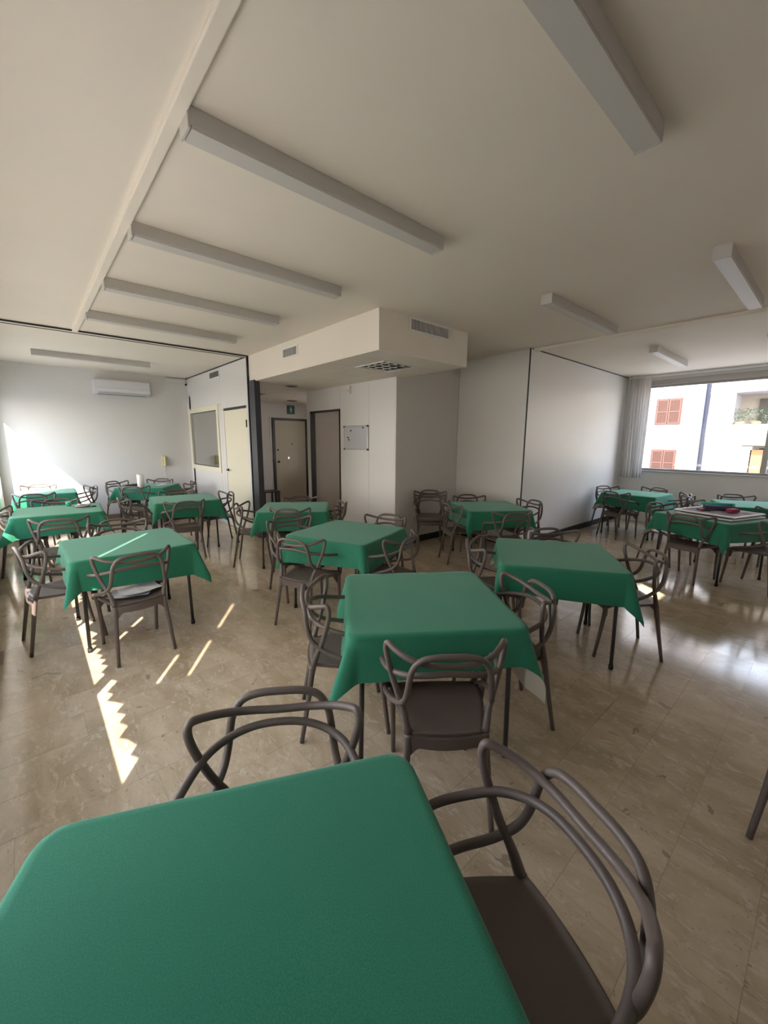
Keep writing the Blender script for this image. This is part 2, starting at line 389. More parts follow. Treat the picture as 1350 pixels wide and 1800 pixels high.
mkbox('door_head', (XO2-0.006, XO2+0.02, DY0, DY1, DZ-0.02, DZ+0.02), 'black', ow)
mkbox('top_track', (XO2-0.006, XO2+0.03, 6.9, YB, H-0.02, H), 'dark_slot', ow)
d1 = struct('door_1', 'flat cream office door with a lever handle', 'door')
mkbox('door_leaf', (XO2+0.004, XO2+0.05, DY0+0.006, DY1-0.006, 0.01, DZ-0.025), 'cream', d1, 0.003)
bm = B(); cyl(bm, (XO2-0.004, 7.99, 1.13), 0.026, 0.012, axis='x'); tube(bm, [(XO2, 7.99, 1.13), (XO2-0.045, 7.99, 1.13), (XO2-0.05, 7.97, 1.13), (XO2-0.05, 7.87, 1.13)], 0.009, 8)
mesh_obj('door_handle', bm, 'black', d1)
mkbox('hinge', (XO2-0.014, XO2+0.004, 6.985, 7.01, 1.93, 2.06), 'black', d1)
w3 = struct('window_3', 'interior office window in a cream frame', 'window')
fwd = 0.10
bm = B(); box(bm, XO2-0.02, XO2+0.08, WY0, WY1, WZ0, WZ0+fwd, .004); box(bm, XO2-0.02, XO2+0.08, WY0, WY1, WZ1-fwd, WZ1, .004)
box(bm, XO2-0.02, XO2+0.08, WY0, WY0+fwd, WZ0+fwd, WZ1-fwd); box(bm, XO2-0.02, XO2+0.08, WY1-fwd, WY1, WZ0+fwd, WZ1-fwd)
mesh_obj('window_frame', bm, 'cream', w3)
bm = B(); g = 0.012
for d in ((WY0+fwd, WY1-fwd, WZ0+fwd, WZ0+fwd+g), (WY0+fwd, WY1-fwd, WZ1-fwd-g, WZ1-fwd), (WY0+fwd, WY0+fwd+g, WZ0+fwd, WZ1-fwd), (WY1-fwd-g, WY1-fwd, WZ0+fwd, WZ1-fwd)):
    box(bm, XO2, XO2+0.03, *d)
mesh_obj('gasket', bm, 'dark_slot', w3)
mkbox('pane', (XO2+0.012, XO2+0.018, WY0+fwd, WY1-fwd, WZ0+fwd, WZ1-fwd), 'glass_mirror', w3)
# dark post at the hall edge
po = mkbox('trim_4', (2.95, 3.05, 6.62, 6.84, 0, HS+0.01), 'black', bev=0.004); tag(po, 'tall dark grey post at the edge of the hall opening', 'trim', kind='structure')
po.data.materials[0] = mat('dark_grey_post', (0.035, 0.036, 0.045, 1), 0.4)
# air vents
def vent(name, label, origin, ux, w_, h_, nslat, nrm, kindslat='steel', bar=True):
    # origin = lower corner, ux = unit along width, nrm = outward normal
    t = thing(name, label, 'vent', origin, math.atan2(ux[1], ux[0]))
    # local frame: x along width, y = -outward
    s = -1 if (ux[0]*nrm[1]-ux[1]*nrm[0]) < 0 else 1
    bm = B(); f = 0.022
    for d in ((0, w_, 0, f), (0, w_, h_-f, h_), (0, f, f, h_-f), (w_-f, w_, f, h_-f)): box(bm, d[0], d[1], min(0, s*0.012), max(0, s*0.012), d[2], d[3])
    mesh_obj('frame', bm, 'white_plastic', t)
    mkbox('backing', (f, w_-f, min(s*0.001, s*0.003), max(s*0.001, s*0.003), f, h_-f), 'dark_slot', t)
    sm = B(); box(sm, -0.0028, 0.0028, min(s*.003, s*.011), max(s*.003, s*.011), f, h_-f)
    s0 = mesh_obj('slat', sm, kindslat, t)
    for i in range(nslat):
        x = f + (i+0.5)*(w_-2*f)/nslat
        o = s0 if i == 0 else share(s0, parent=t)
        o.location = (x, 0, 0)
    return t
vent('air_vent', 'white wall grille above the cream office door, beneath the ceiling', (XO2, 8.17, 2.90), (0, 1), 0.56, 0.15, 12, (-1, 0), 'alu')

# ------------------------------------------------------------------ soffit and hall
SX0, SX1, SY0 = 2.97, 4.50, 3.47
bm = B()
box(bm, SX0, SX1, SY0, 4.70, HS, H+0.02); box(bm, SX0, 6.6, 4.70, YB, HS, H+0.02)
sf = mesh_obj('ceiling_soffit', bm, 'ceiling'); tag(sf, 'lowered boxed soffit over the hall entrance', 'soffit', kind='structure')
# suspended tiles under the soffit, each its own piece with joints
tp = B(); box(tp, -0.298, 0.298, -0.298, 0.298, -0.008, 0)
st0 = mesh_obj('ceiling_tile', tp, 'ceiling', sf); cnt = 0
TROF = (3.41, 3.885)
for i in range(6):
    for j in range(-1, 11):
        x = 3.41+0.3+(i-1)*0.6; y = 3.885+0.3+j*0.6-0.0
        if i == 1 and j == 0: continue
        if x-0.3 < 2.75 or y+0.3 > 10.4: continue
        if x > SX1-0.1 and y < 4.9: continue
        wx0, wx1 = max(x-0.298, SX0+0.004), min(x+0.298, 6.5 if y > 4.9 else SX1-0.004)
        wy0, wy1 = max(y-0.298, SY0+0.004), min(y+0.298, 10.05)
        if wx1-wx0 < 0.05 or wy1-wy0 < 0.05: continue
        full = abs((wx1-wx0)-0.596) < 1e-3 and abs((wy1-wy0)-0.596) < 1e-3
        if full:
            o = st0 if cnt == 0 else share(st0, parent=sf); o.location = (x, y, HS); cnt += 1
        else: mkbox('ceiling_tile', (wx0, wx1, wy0, wy1, HS-0.008, HS), 'ceiling', sf)
vent('air_vent', 'larger white louvred vent grille on the soffit front', (3.42, SY0, 2.945), (1, 0), 0.71, 0.155, 30, (0, -1), 'white_plastic')
vent('air_vent', 'small white louvred vent grille on the soffit side, above the hall opening', (SX0, 5.19, 2.87), (0, 1), 0.44, 0.15, 14, (-1, 0), 'white_plastic')
# recessed parabolic troffer
tr = thing('recessed_light', 'square recessed ceiling light with mirror louvre under the soffit', 'light', (3.71, 4.185, HS))
bm = B()
for d in ((-0.297, 0.297, -0.297, -0.262), (-0.297, 0.297, 0.262, 0.297), (-0.297, -0.262, -0.262, 0.262), (0.262, 0.297, -0.262, 0.262)): box(bm, *d, -0.014, 0)
mesh_obj('frame', bm, 'white_plastic', tr)
mkbox('reflector', (-0.262, 0.262, -0.262, 0.262, -0.003, -0.001), 'dark_slot', tr)
lv = mat('mirror_louvre', (0.5, 0.52, 0.47, 1), 0.22, metal=0.9); M['louvre'] = lv
for i in range(4):
    for j in range(4):
        cx, cy = -0.196+i*0.131, -0.196+j*0.131
        bm = B()
        for a in range(8):
            a0, a1 = 2*PI*a/8, 2*PI*(a+1)/8
            p = [(cx+0.062*math.cos(t), cy+0.062*math.sin(t), -0.013) for t in (a0, a1)] + [(cx+0.03*math.cos(t), cy+0.03*math.sin(t), -0.004) for t in (a1, a0)]
            bm.faces.new([bm.verts.new(q) for q in p])
        mesh_obj('louvre_cell', bm, 'louvre', tr)
# hall downlights
for i, (x, y, lb) in enumerate([(3.70, 6.73, 'round dark downlight nearer the hall opening'), (5.06, 9.20, 'round dark downlight above the entrance door sign')]):
    t = thing('downlight', lb, 'light', (x, y, HS-0.008))
    bm = B(); tube(bm, [(0.12*math.cos(a*PI/12), 0.12*math.sin(a*PI/12), -0.006) for a in range(25)], 0.011, 6, cap=False); mesh_obj('ring', bm, 'alu', t, True)
    bm = B(); cyl(bm, (0, 0, -0.004), 0.115, 0.006, 24); mesh_obj('lens', bm, 'dark_slot', t)
hg = thing('hall_grille', 'dark square return-air grille in the hall ceiling behind the post', 'vent', (3.72, 8.45, HS-0.008))
bm = B()
for d in ((-0.2, 0.2, -0.2, -0.18), (-0.2, 0.2, 0.18, 0.2), (-0.2, -0.18, -0.18, 0.18), (0.18, 0.2, -0.18, 0.18)): box(bm, *d, -0.012, 0)
mesh_obj('frame', bm, 'alu', hg)
for i in range(6): mkbox('slat', (-0.18, 0.18, -0.16+i*0.06, -0.13+i*0.06, -0.01, -0.004), 'dark_slot', hg)

# whiteboard wall (X = 4.36)
XW = 4.36; DW0, DW1, DWZ = 6.17, 7.20, 2.28
ww = struct('wall_hall', 'white panel wall with whiteboard and open doorway', 'wall')
for (a, b_, z0, z1) in ((4.70, 5.34, 0, HS), (5.34, 6.17, 0, HS), (DW1, 7.34, 0, HS), (DW0, DW1, DWZ, HS)):
    panel_x(ww, XW, XW+0.08, a, b_, z0, z1)
dfm = struct('door_2', 'open doorway in a black frame beside the whiteboard', 'door')
bm = B(); box(bm, XW-0.012, XW+0.09, DW0, DW0+0.03, 0, DWZ); box(bm, XW-0.012, XW+0.09, DW1-0.03, DW1, 0, DWZ); box(bm, XW-0.012, XW+0.09, DW0+0.03, DW1-0.03, DWZ-0.03, DWZ)
mesh_obj('door_frame', bm, 'black', dfm)
# side room behind the doorway, beige walls; unseen opening added to let daylight through
bm = B(); box(bm, XW+0.08, 6.0, 7.26, 7.34, 0, HS); box(bm, 5.85, 5.93, 4.78, 7.26, 0, 1.0); box(bm, 5.85, 5.93, 4.78, 7.26, 2.3, HS); box(bm, 5.85, 5.93, 4.78, 5.1, 1.0, 2.3); box(bm, 5.85, 5.93, 6.8, 7.26, 1.0, 2.3)
sr = mesh_obj('wall_side_room', bm, 'beige'); tag(sr, 'beige wall of the side room behind the open doorway', 'wall', kind='structure')
# whiteboard
wbd = thing('whiteboard', 'small whiteboard with three grey magnets beside the doorway', 'whiteboard', (XW, 5.695, 1.76))
mkbox('surface', (-0.014, -0.002, -0.33, 0.33, -0.195, 0.195), 'whiteboard', wbd)
bm = B(); box(bm, -0.022, 0, -0.342, 0.342, 0.19, 0.208, .003); box(bm, -0.022, 0, -0.342, 0.342, -0.208, -0.19, .003); box(bm, -0.022, 0, -0.345, -0.327, -0.208, 0.208, .003); box(bm, -0.022, 0, 0.327, 0.345, -0.208, 0.208, .003)
mesh_obj('frame', bm, 'steel', wbd)
for sy in (-1, 1):
    for sz in (-1, 1): mkbox('corner_cap', (-0.025, 0, sy*0.332-0.016, sy*0.332+0.016, sz*0.196-0.016, sz*0.196+0.016), 'dark_slot', wbd, .003)
for (yy_, zz_, lb) in ((0.135, 0.125, 'round grey magnet at the top of the whiteboard'), (0.22, 0.005, 'upper magnet of the close pair on the whiteboard'), (0.195, -0.035, 'lower magnet of the close pair on the whiteboard'), (-0.21, 0.17, 'small dark clip at the whiteboard top edge')):
    bm = B(); cyl(bm, (0, 0, 0), 0.014, 0.01, 16, axis='x'); o = mesh_obj('magnet', bm, 'pipe'); o.location = (XW-0.019, 5.695+yy_, 1.76+zz_)
    tag(o, lb, 'magnet')
dt = thing('motion_sensor', 'small white sensor box high on the whiteboard wall, under the soffit', 'sensor', (XW, 5.86, 2.52))
mkbox('body', (-0.05, 0, -0.03, 0.03, 0.0, 0.13), 'white_plastic', dt, .006); mkbox('lens', (-0.055, -0.05, -0.02, 0.02, 0.02, 0.07), 'diffuser', dt)
# entrance wall at the end of the hall
YE = 10.1
we = mkbox('wall_entrance', (2.95, 6.6, YE, YE+0.1, -0.1, HS), 'panel'); tag(we, 'white end wall of the hall with the entrance door', 'wall', kind='structure')
bm = B(); box(bm, 6.5, 6.6, 4.6, YE, -0.1, 0.9); box(bm, 6.5, 6.6, 4.6, YE, 2.4, HS); box(bm, 6.5, 6.6, 4.6, 5.0, 0.9, 2.4); box(bm, 6.5, 6.6, 9.0, YE, 0.9, 2.4)
wr = mesh_obj('wall_hall_side', bm, 'panel'); mkwindow_x('added_hall_window', 'unseen window added to light the hall, in its far side wall', 6.55, 5.0, 9.0, 0.9, 2.4, [6.4, 7.7]); tag(wr, 'far side wall of the hall', 'wall', kind='structure')  # out-of-view window added to bring daylight into hall and side room
d3 = struct('door_3', 'cream entrance door in a dark frame beneath the exit sign', 'door')
EX0, EX1, EZ = 4.94, 5.98, 2.30
bm = B(); box(bm, EX0, EX0+0.065, YE-0.03, YE, 0, EZ); box(bm, EX1-0.065, EX1, YE-0.03, YE, 0, EZ); box(bm, EX0+.065, EX1-.065, YE-0.03, YE, EZ-0.065, EZ)
dk = mat('dark_brown_frame', (0.025, 0.02, 0.018, 1), 0.4); M['dkbrown'] = dk
mesh_obj('door_frame', bm, 'dkbrown', d3)
M['door_cream'] = mat('dull_cream_door', (0.50, 0.46, 0.36, 1), 0.5)
mkbox('door_leaf', (EX0+0.065, EX1-0.065, YE-0.022, YE, 0.01, EZ-0.065), 'door_cream', d3)
for (nm, x, z_, r) in (('door_knob', 5.37, 1.24, 0.035), ('lock_plate', 5.08, 1.14, 0.03), ('upper_lock', 5.07, 1.46, 0.02), ('peephole', 5.49, 1.62, 0.014)):
    bm = B(); cyl(bm, (x, YE-0.035, z_), r, 0.03, 16, axis='y'); mesh_obj(nm, bm, 'steel' if nm == 'door_knob' else 'dark_slot', d3)
mkbox('conduit', (4.87, 4.895, YE-0.012, YE, 1.15, 2.35), 'white_plastic', d3)
sg = thing('exit_sign', 'green emergency sign with a white figure above the entrance door', 'sign', (5.50, YE-0.001, 2.53))
mkbox('plate', (-0.115, 0.115, -0.012, 0, -0.115, 0.115), 'sign_green', sg)
bm = B()
cyl(bm, (0.0, -0.014, 0.062), 0.017, 0.004, 14, axis='y')
for a in ([(0, .045), (-.02, .03), (-.022, -.005), (.0, -.015), (.022, -.005), (.02, .03)], [(-.02, .03), (-.045, .0), (-.037, -.006), (-.014, .018)], [(.02, .03), (.045, .0), (.037, -.006), (.014, .018)], [(-.02, -.005), (-.024, -.075), (-.010, -.075), (.0, -.012)], [(.02, -.005), (.024, -.075), (.010, -.075), (.0, -.012)]):
    bm.faces.new([bm.verts.new((p[0], -0.0135, p[1])) for p in a])
mesh_obj('pictogram', bm, 'white_plastic', sg)
tm = thing('wall_ornament', 'small dark cross shaped ornament on the hall wall', 'ornament', (4.55, YE-0.001, 1.88))
bm = B(); box(bm, -0.008, 0.008, -0.012, 0, -0.12, 0.12, .002); box(bm, -0.035, 0.035, -0.012, 0, 0.07, 0.085, .002); mesh_obj('cross', bm, 'dark_slot', tm)
mkbox('plaque', (-0.03, 0.03, -0.008, 0, -0.13, -0.04), 'alu', tm)
st = thing('side_table', 'low black square side table in the hall behind the post', 'table', (4.50, 9.55, 0))
mkbox('top', (-0.22, 0.22, -0.22, 0.22, 0.42, 0.45), 'black', st, .004)
for sx in (-1, 1):
    for sy in (-1, 1): mkbox('leg', (sx*0.19-0.02, sx*0.19+0.02, sy*0.19-0.02, sy*0.19+0.02, 0, 0.42), 'black', st)
hc = thing('wooden_chair', 'reddish wooden chair half hidden beside the hall doorway', 'chair', (6.05, 9.45, 0), R(90))
mkbox('seat', (-0.2, 0.2, -0.2, 0.2, 0.43, 0.46), 'red_wood', hc, .005)
for sx in (-1, 1):
    for sy in (-1, 1): mkbox('leg', (sx*0.18-0.018, sx*0.18+0.018, sy*0.18-0.018, sy*0.18+0.018, 0, 0.43), 'red_wood', hc)
mkbox('backrest', (-0.2, 0.2, 0.17, 0.2, 0.60, 0.88), 'red_wood', hc, .006)
for sx in (-1, 1): mkbox('back_post', (sx*0.18-0.018, sx*0.18+0.018, 0.17, 0.2, 0.46, 0.9), 'red_wood', hc)
# ------------------------------------------------------------------ recess walls a, b and partition c
XC = 5.88; YA = 4.68; YC = 3.32
def panel_y(par, x0, x1, y0, y1, z0, z1, m='panel', g=0.002): return mkbox('panel', (x0+g, x1-g, y0, y1, z0+g, z1-g), m, par)
wa = struct('wall_recess', 'white panels of the recess beside the corner column', 'wall')
panel_y(wa, XW, XC, YA, YA+0.08, 0, H)
wbk = struct('wall_return', 'white return wall joining recess and partition', 'wall')
panel_x(wbk, XC, XC+0.08, YC+0.04, YA, 0, H)
wc = struct('wall_partition', 'long white folding partition under a dark ceiling track', 'wall')
for a, b_ in ((XC-0.03, 7.9), (7.9, XR)): panel_y(wc, a, b_, YC, YC+0.07, 0, H-0.012, g=0.0008)
mkbox('top_track', (XC+0.03, XR, YC-0.004, YC+0.05, H-0.016, H), 'dark_slot', wc)
for nm, d, lb in (('baseboard_recess', (XW, XC, YA-0.012, YA, 0, 0.11), 'black rubber baseboard of the recess'), ('baseboard_return', (XC-0.012, XC, YC, YA-0.012, 0, 0.11), 'black baseboard of the return wall'), ('baseboard_partition', (XC-0.03, XR, YC-0.012, YC, 0, 0.11), 'black baseboard under the long partition')):
    tag(mkbox(nm, d, 'baseboard'), lb, 'baseboard', kind='structure')
mkbox('seam', (XC-0.033, XC-0.027, YC-0.002, YC+0.02, 0.11, H), 'dark_slot', wc)
mkbox('seam', (XC-0.006, XC, YA-0.006, YA, 0.11, H), 'alu', wa)
# ------------------------------------------------------------------ right window wall
RZ0, RZ1 = 1.13, 2.90
bm = B(); box(bm, XR, XR+0.25, YN-0.2, YC+0.2, -0.1, RZ0); box(bm, XR, XR+0.25, YN-0.2, YC+0.2, RZ1+0.1, H+0.05); box(bm, XR, XR+0.25, 3.02, YC+0.2, RZ0, RZ1+0.1); box(bm, XR, XR+0.25, YN-0.2, -0.9, RZ0, RZ1+0.1)
wrt = mesh_obj('wall_right', bm, 'wall'); tag(wrt, 'white wall under and around the large window', 'wall', kind='structure')
w4 = mkwindow_x('window_4', 'large window looking onto the white house opposite', XR+0.12, -0.9, 3.02, RZ0, RZ1, [0.95], fwid=0.045)
mkbox('shutter_box', (XR+0.02, XR+0.2, -0.9, 3.02, RZ1, RZ1+0.1), 'alu', w4)
mkbox('window_sill', (XR-0.03, XR+0.1, -0.9, 3.02, RZ0-0.03, RZ0), 'alu', w4, .004)
cr = thing('curtain_rail', 'white curtain rail above the large window', 'rail', (XR-0.12, 0, H-0.07))
mkbox('rail', (-0.02, 0.02, -0.9, 3.28, 0.02, 0.05), 'white_plastic', cr, .004)
for yy in (-0.5, 0.8, 2.1, 3.2): mkbox('bracket', (-0.01, 0.12, yy-0.012, yy+0.012, 0.03, 0.065), 'white_plastic', cr)
# curtain: pleated sheet
bm = B(); NU, NV = 72, 14; rows = []
for j in range(NV+1):
    z_ = 0.96 + (H-0.06-0.96)*j/NV; tt = j/NV; row = []
    for i in range(NU+1):
        u = i/NU
        y_ = 2.84 + (3.27-2.84)*u*(0.94+0.06*tt) + 0.02*math.sin(9*u)*(1-tt)
        x_ = XR-0.13 + 0.028*math.sin(u*2*PI*8+0.6*math.sin(3*u+2*tt))*(0.6+0.4*(1-tt)) + 0.01*math.sin(u*37)
        row.append(bm.verts.new((x_, y_, z_)))
    rows.append(row)
for j in range(NV):
    for i in range(NU):
        f = bm.faces.new([rows[j][i], rows[j][i+1], rows[j+1][i+1], rows[j+1][i]]); f.smooth = True
cu = mesh_obj('curtain', bm, 'curtain', None, True); tag(cu, 'white pleated curtain gathered in the window corner', 'curtain')
# ------------------------------------------------------------------ near wall (behind the camera) with one small high vent window
bm = B(); VX0, VX1, VZ0, VZ1 = 3.13, 3.41, 2.27, 2.56
box(bm, XL-0.2, VX0, YN-0.06, YN, -0.1, H+0.05); box(bm, VX1, XR+0.2, YN-0.06, YN, -0.1, H+0.05); box(bm, VX0, VX1, YN-0.06, YN, -0.1, VZ0); box(bm, VX0, VX1, YN-0.06, YN, VZ1, H+0.05)
wn_ = mesh_obj('wall_near', bm, 'wall'); tag(wn_, 'white near wall with one small high window', 'wall', kind='structure')
w5 = struct('window_5', 'small high window in the near wall', 'window')
mkbox('pane', (VX0, VX1, YN-0.033, YN-0.027, VZ0, VZ1), 'glass', w5)
# ------------------------------------------------------------------ ceiling lamps
def make_lamp():
    t = thing('ceiling_lamp', '', 'lamp')
    L2, W2, HH = 0.825, 0.055, 0.088
    mkbox('housing', (-L2, L2, -W2, W2, -HH+0.012, 0), 'lamp_body', t, .004)
    mkbox('diffuser', (-L2+0.012, L2-0.012, -W2+0.004, W2-0.004, -HH, -HH+0.012), 'diffuser', t)
    for s in (-1, 1): mkbox('end_cap', (s*L2-0.006, s*L2+0.006, -W2-0.001, W2+0.001, -HH-0.001, 0), 'lamp_body', t, .002)
    return t
lamp0 = make_lamp()
def copy_tree(o, parent=None):
    c = o.copy(); COL.objects.link(c); c.parent = parent
    for ch in list(o.children): copy_tree(ch, c)
    return c
lamps = [(1.495, 2.085, 'grey strip lamp nearest along the batten, its closed end touching it'), (1.495, 3.31, 'second grey strip lamp along the batten from the camera'),
 (1.495, 4.53, 'third grey strip lamp along the batten, before the soffit'), (1.48, 5.74, 'last grey strip lamp along the batten before the folding wall track'),
 (1.05, 8.72, 'grey strip lamp beyond the folding wall track, above the back tables'), (1.43, 0.775, 'grey strip lamp cut by the top edge of the picture'),
 (4.72, 2.085, 'grey strip lamp between the soffit vent and the ceiling ridge'), (4.72, 0.775, 'grey strip lamp with shiny diffuser ending before the ceiling ridge'),
 (7.85, 2.05, 'bright strip lamp beyond the ceiling ridge, before the big window'), (7.85, 0.775, 'strip lamp beyond the ceiling ridge at the picture edge')]
for i, (x, y, lb) in enumerate(lamps):
    o = lamp0 if i == 0 else copy_tree(lamp0)
    o.location = (x, y, H); o['label'] = lb; o['group'] = 'strip lamps on the ceiling'
# ------------------------------------------------------------------ air conditioner, intercom, trunking on back wall
ac = thing('air_conditioner', 'white wall air conditioner high on the back wall', 'air conditioner', (1.655, YB, 2.62))
bm = B(); prof = [(0, 0), (-0.13, 0), (-0.20, 0.05), (-0.22, 0.13), (-0.20, 0.27), (-0.16, 0.30), (0, 0.30)]
va = [[bm.verts.new((x, p[0], p[1])) for p in prof] for x in (-0.5, 0.5)]
for i in range(len(prof)): bm.faces.new([va[0][i], va[0][(i+1) % len(prof)], va[1][(i+1) % len(prof)], va[1][i]])
bm.faces.new(list(reversed(va[0]))); bm.faces.new(va[1])
bmesh.ops.recalc_face_normals(bm, faces=bm.faces); bmesh.ops.bevel(bm, geom=list(bm.edges), offset=0.008, segments=2, affect='EDGES')
mesh_obj('body', bm, 'ac', ac)
mkbox('air_flap', (-0.44, 0.44, -0.205, -0.135, 0.006, 0.014), 'white_plastic', ac).rotation_euler = (0, 0, 0)
mkbox('outlet', (-0.45, 0.45, -0.13, -0.06, -0.002, 0.002), 'dark_slot', ac)
mkbox('seam', (-0.5, 0.5, -0.2215, -0.2195, 0.118, 0.122), 'lamp_body', ac)
ic = thing('intercom', 'yellowed intercom handset hanging on the back wall', 'intercom', (2.36, YB, 1.22))
mkbox('base', (-0.045, 0.045, -0.03, 0, -0.12, 0.12), 'yellowed', ic, .008)
bm = B(); tube(bm, spline([(0.0, -0.055, -0.10), (0, -0.075, -0.05), (0, -0.075, 0.05), (0, -0.055, 0.10)], 6), [.03]*5+[.02]*9+[.03]*5, 10); mesh_obj('handset', bm, 'yellowed', ic, True)
bm = B(); tube(bm, [(0.008*math.cos(a*0.9)+0.004*math.sin(a*.07), -0.04+0.008*math.sin(a*0.9), -0.12-a*0.0016) for a in range(90)], 0.003, 5); mesh_obj('cord', bm, 'lamp_body', ic, True)
mkbox('cable', (-0.004, 0.004, -0.008, 0, -1.12, -0.12), 'white_plastic', ic)
tg = thing('cable_trunking', 'white cable trunking box in the ceiling corner of the back wall', 'trunking', (2.7, YB, H-0.12))
mkbox('duct', (-0.2, 0.24, -0.06, 0, 0, 0.1), 'wall', tg, .003); mkbox('clip', (0.21, 0.25, -0.08, -0.06, -0.04, 0.0), 'dark_slot', tg)
# ------------------------------------------------------------------ tables and cloths
def make_table(S_=0.88, h=0.772):
    t = thing('card_table', '', 'table')
    s = S_/2
    mkbox('tabletop', (-s, s, -s, s, h-0.022, h), 'board', t, .004)
    bm = B()
    for d in ((-s+.03, s-.03, -s+.03, -s+.045), (-s+.03, s-.03, s-.045, s-.03), (-s+.03, -s+.045, -s+.045, s-.045), (s-.045, s-.03, -s+.045, s-.045)): box(bm, *d, h-0.055, h-0.022)
    mesh_obj('apron', bm, 'leg_metal', t)
    for sx in (-1, 1):
        for sy in (-1, 1):
            bm = B(); tube(bm, [(sx*(s-.055), sy*(s-.055), h-0.03), (sx*(s-.045), sy*(s-.045), 0.03)], 0.0135, 10)
            l = mesh_obj('leg', bm, 'leg_metal', t)
            bm = B(); cyl(bm, (sx*(s-.045), sy*(s-.045), 0.017), 0.018, 0.034, 12); mesh_obj('foot_cap', bm, 'rubber', l)
    return t
def cloth_mesh(seed, hw=0.452, c=(0.70, 0.70), off=(0, 0), rot=0.0, h=0.778, rad=0.05, flare=0.42, curls=()):
    rnd = random.Random(seed); ph = [rnd.uniform(0, 6.28) for _ in range(6)]
    bm = B(); n = 74; V = []
    ca, sa = math.cos(rot), math.sin(rot)
    for j in range(n+1):
        row = []
        for i in range(n+1):
            cu_, cv = c[0]*(-1+2*i/n), c[1]*(-1+2*j/n)
            u, v = cu_*ca-cv*sa+off[0], cu_*sa+cv*ca+off[1]
            # rounded square clamp
            k = hw-rad; qx, qy = max(-k, min(k, u)), max(-k, min(k, v)); dx, dy = u-qx, v-qy; r = math.hypot(dx, dy)
            if r <= rad:
                row.append(bm.verts.new((u, v, h + 0.0008*math.sin(7*u+ph[0])*math.sin(6*v+ph[1])))); continue
            nx, ny = dx/r, dy/r; r -= rad
            kk = min(1.0, abs(2*nx*ny)); Rr = 0.014
            s = qx*abs(ny) + qy*abs(nx) 
            f = 0.07 + (flare-0.07)*kk**2.2 + 0.045*(1-kk)*math.sin(5.5*s*1.3+ph[2]+3*(nx > .5)+2*(ny > .5)) 
            lx, ly = 0.0, 0.0
            if r < Rr*PI/2: rho = Rr*math.sin(r/Rr); z = -Rr*(1-math.cos(r/Rr))
            else:
                q = r-Rr*PI/2; f2 = f*min(1, q/0.05); rho = Rr+q*f2; z = -Rr-q*math.sqrt(1-f2*f2)
                # slight sideways sway of the corner cones
                sw = 0.10*q*kk*math.sin(ph[3]+2*(nx > 0)+4*(ny > 0)); lx, ly = -ny*sw, nx*sw
            x, y = qx+nx*(rad+rho)+lx, qy+ny*(rad+rho)+ly
            for (sx, sy, amt) in curls:
                if nx*sx > 0 and ny*sy > 0 and kk > 0.5:
                    e = max(0, r-amt)
                    if e > 0: z += 1.75*e; x += nx*0.28*e; y += ny*0.28*e
            row.append(bm.verts.new((x, y, h+z)))
        V.append(row)
    for j in range(n):
        for i in range(n):
            f = bm.faces.new([V[j][i], V[j][i+1], V[j+1][i+1], V[j+1][i]]); f.smooth = True
    return bm
table0 = make_table()
T = [ # x, y, angle, seed, offset, rot, flare, curls, table label, cloth label
 (0.155, 0.545, -25, 1, (0, 0), 0, .30, (), 'card table under the big green cloth at the bottom of the picture', 'green cloth filling the bottom corner of the picture'),
 (1.70, 1.565, 54.5, 2, (-.03, -.03), R(3), .34, (), 'card table in the middle with one chair squarely before it', 'green cloth with a white underside tip, on the middle table'),
 (3.27, 1.515, 35, 3, (0.0, -.03), R(-2), .36, (), 'card table beside the small sunlit floor patch', 'green cloth with a wide drape, beside the small sunlit floor patch'),
 (0.60, 4.23, 1, 4, (.02, -.02), R(-3), .38, (), 'card table whose near chair carries papers', 'green cloth crossed by a thin line of sunlight'),
 (2.43, 3.32, 21, 5, (0, 0), R(4), .34, (), 'card table turned like a diamond before the white corner column', 'green cloth turned like a diamond before the corner column'),
 (2.78, 5.07, 55, 6, (0, -.04), R(2), .34, (), 'card table standing before the hall opening', 'dark green cloth on the table before the hall opening'),
 (1.83, 6.95, -7, 7, (0, 0), R(-3), .34, (), 'card table standing before the cream office door', 'green cloth on the table before the cream office door'),
 (0.24, 6.78, -4, 8, (-.03, 0), R(3), .45, (), 'card table with an ashtray, close to the blinds', 'green cloth carrying a grey ashtray'),
 (0.18, 9.30, -2, 9, (0, 0), R(4), .28, (), 'card table half in the sun by the uncovered window', 'green cloth half bleached by sunlight near the back wall'),
 (1.80, 9.36, 58, 10, (0, 0), R(-4), .42, (), 'card table with a paper towel roll before the intercom', 'green cloth under the paper towel roll'),
 (5.02, 3.36, 56, 11, (0, 0), R(3), .28, (), 'card table in the recess next to the stacked chairs', 'green cloth on the table next to the stacked chairs'),
 (8.55, 2.50, -3, 12, (0, 0), R(-5), .38, (), 'card table in the corner near the white curtain', 'green cloth on the table near the white curtain'),
 (8.42, 0.80, 25, 13, (0, 0), R(3), .36, (), 'card table below the large window at the picture edge', 'bluish green cloth below the large window'),
 (6.62, 1.03, -23, 14, (0, 0), R(-3), .34, (), 'card table carrying the framed boards', 'green cloth under the framed boards'),
]
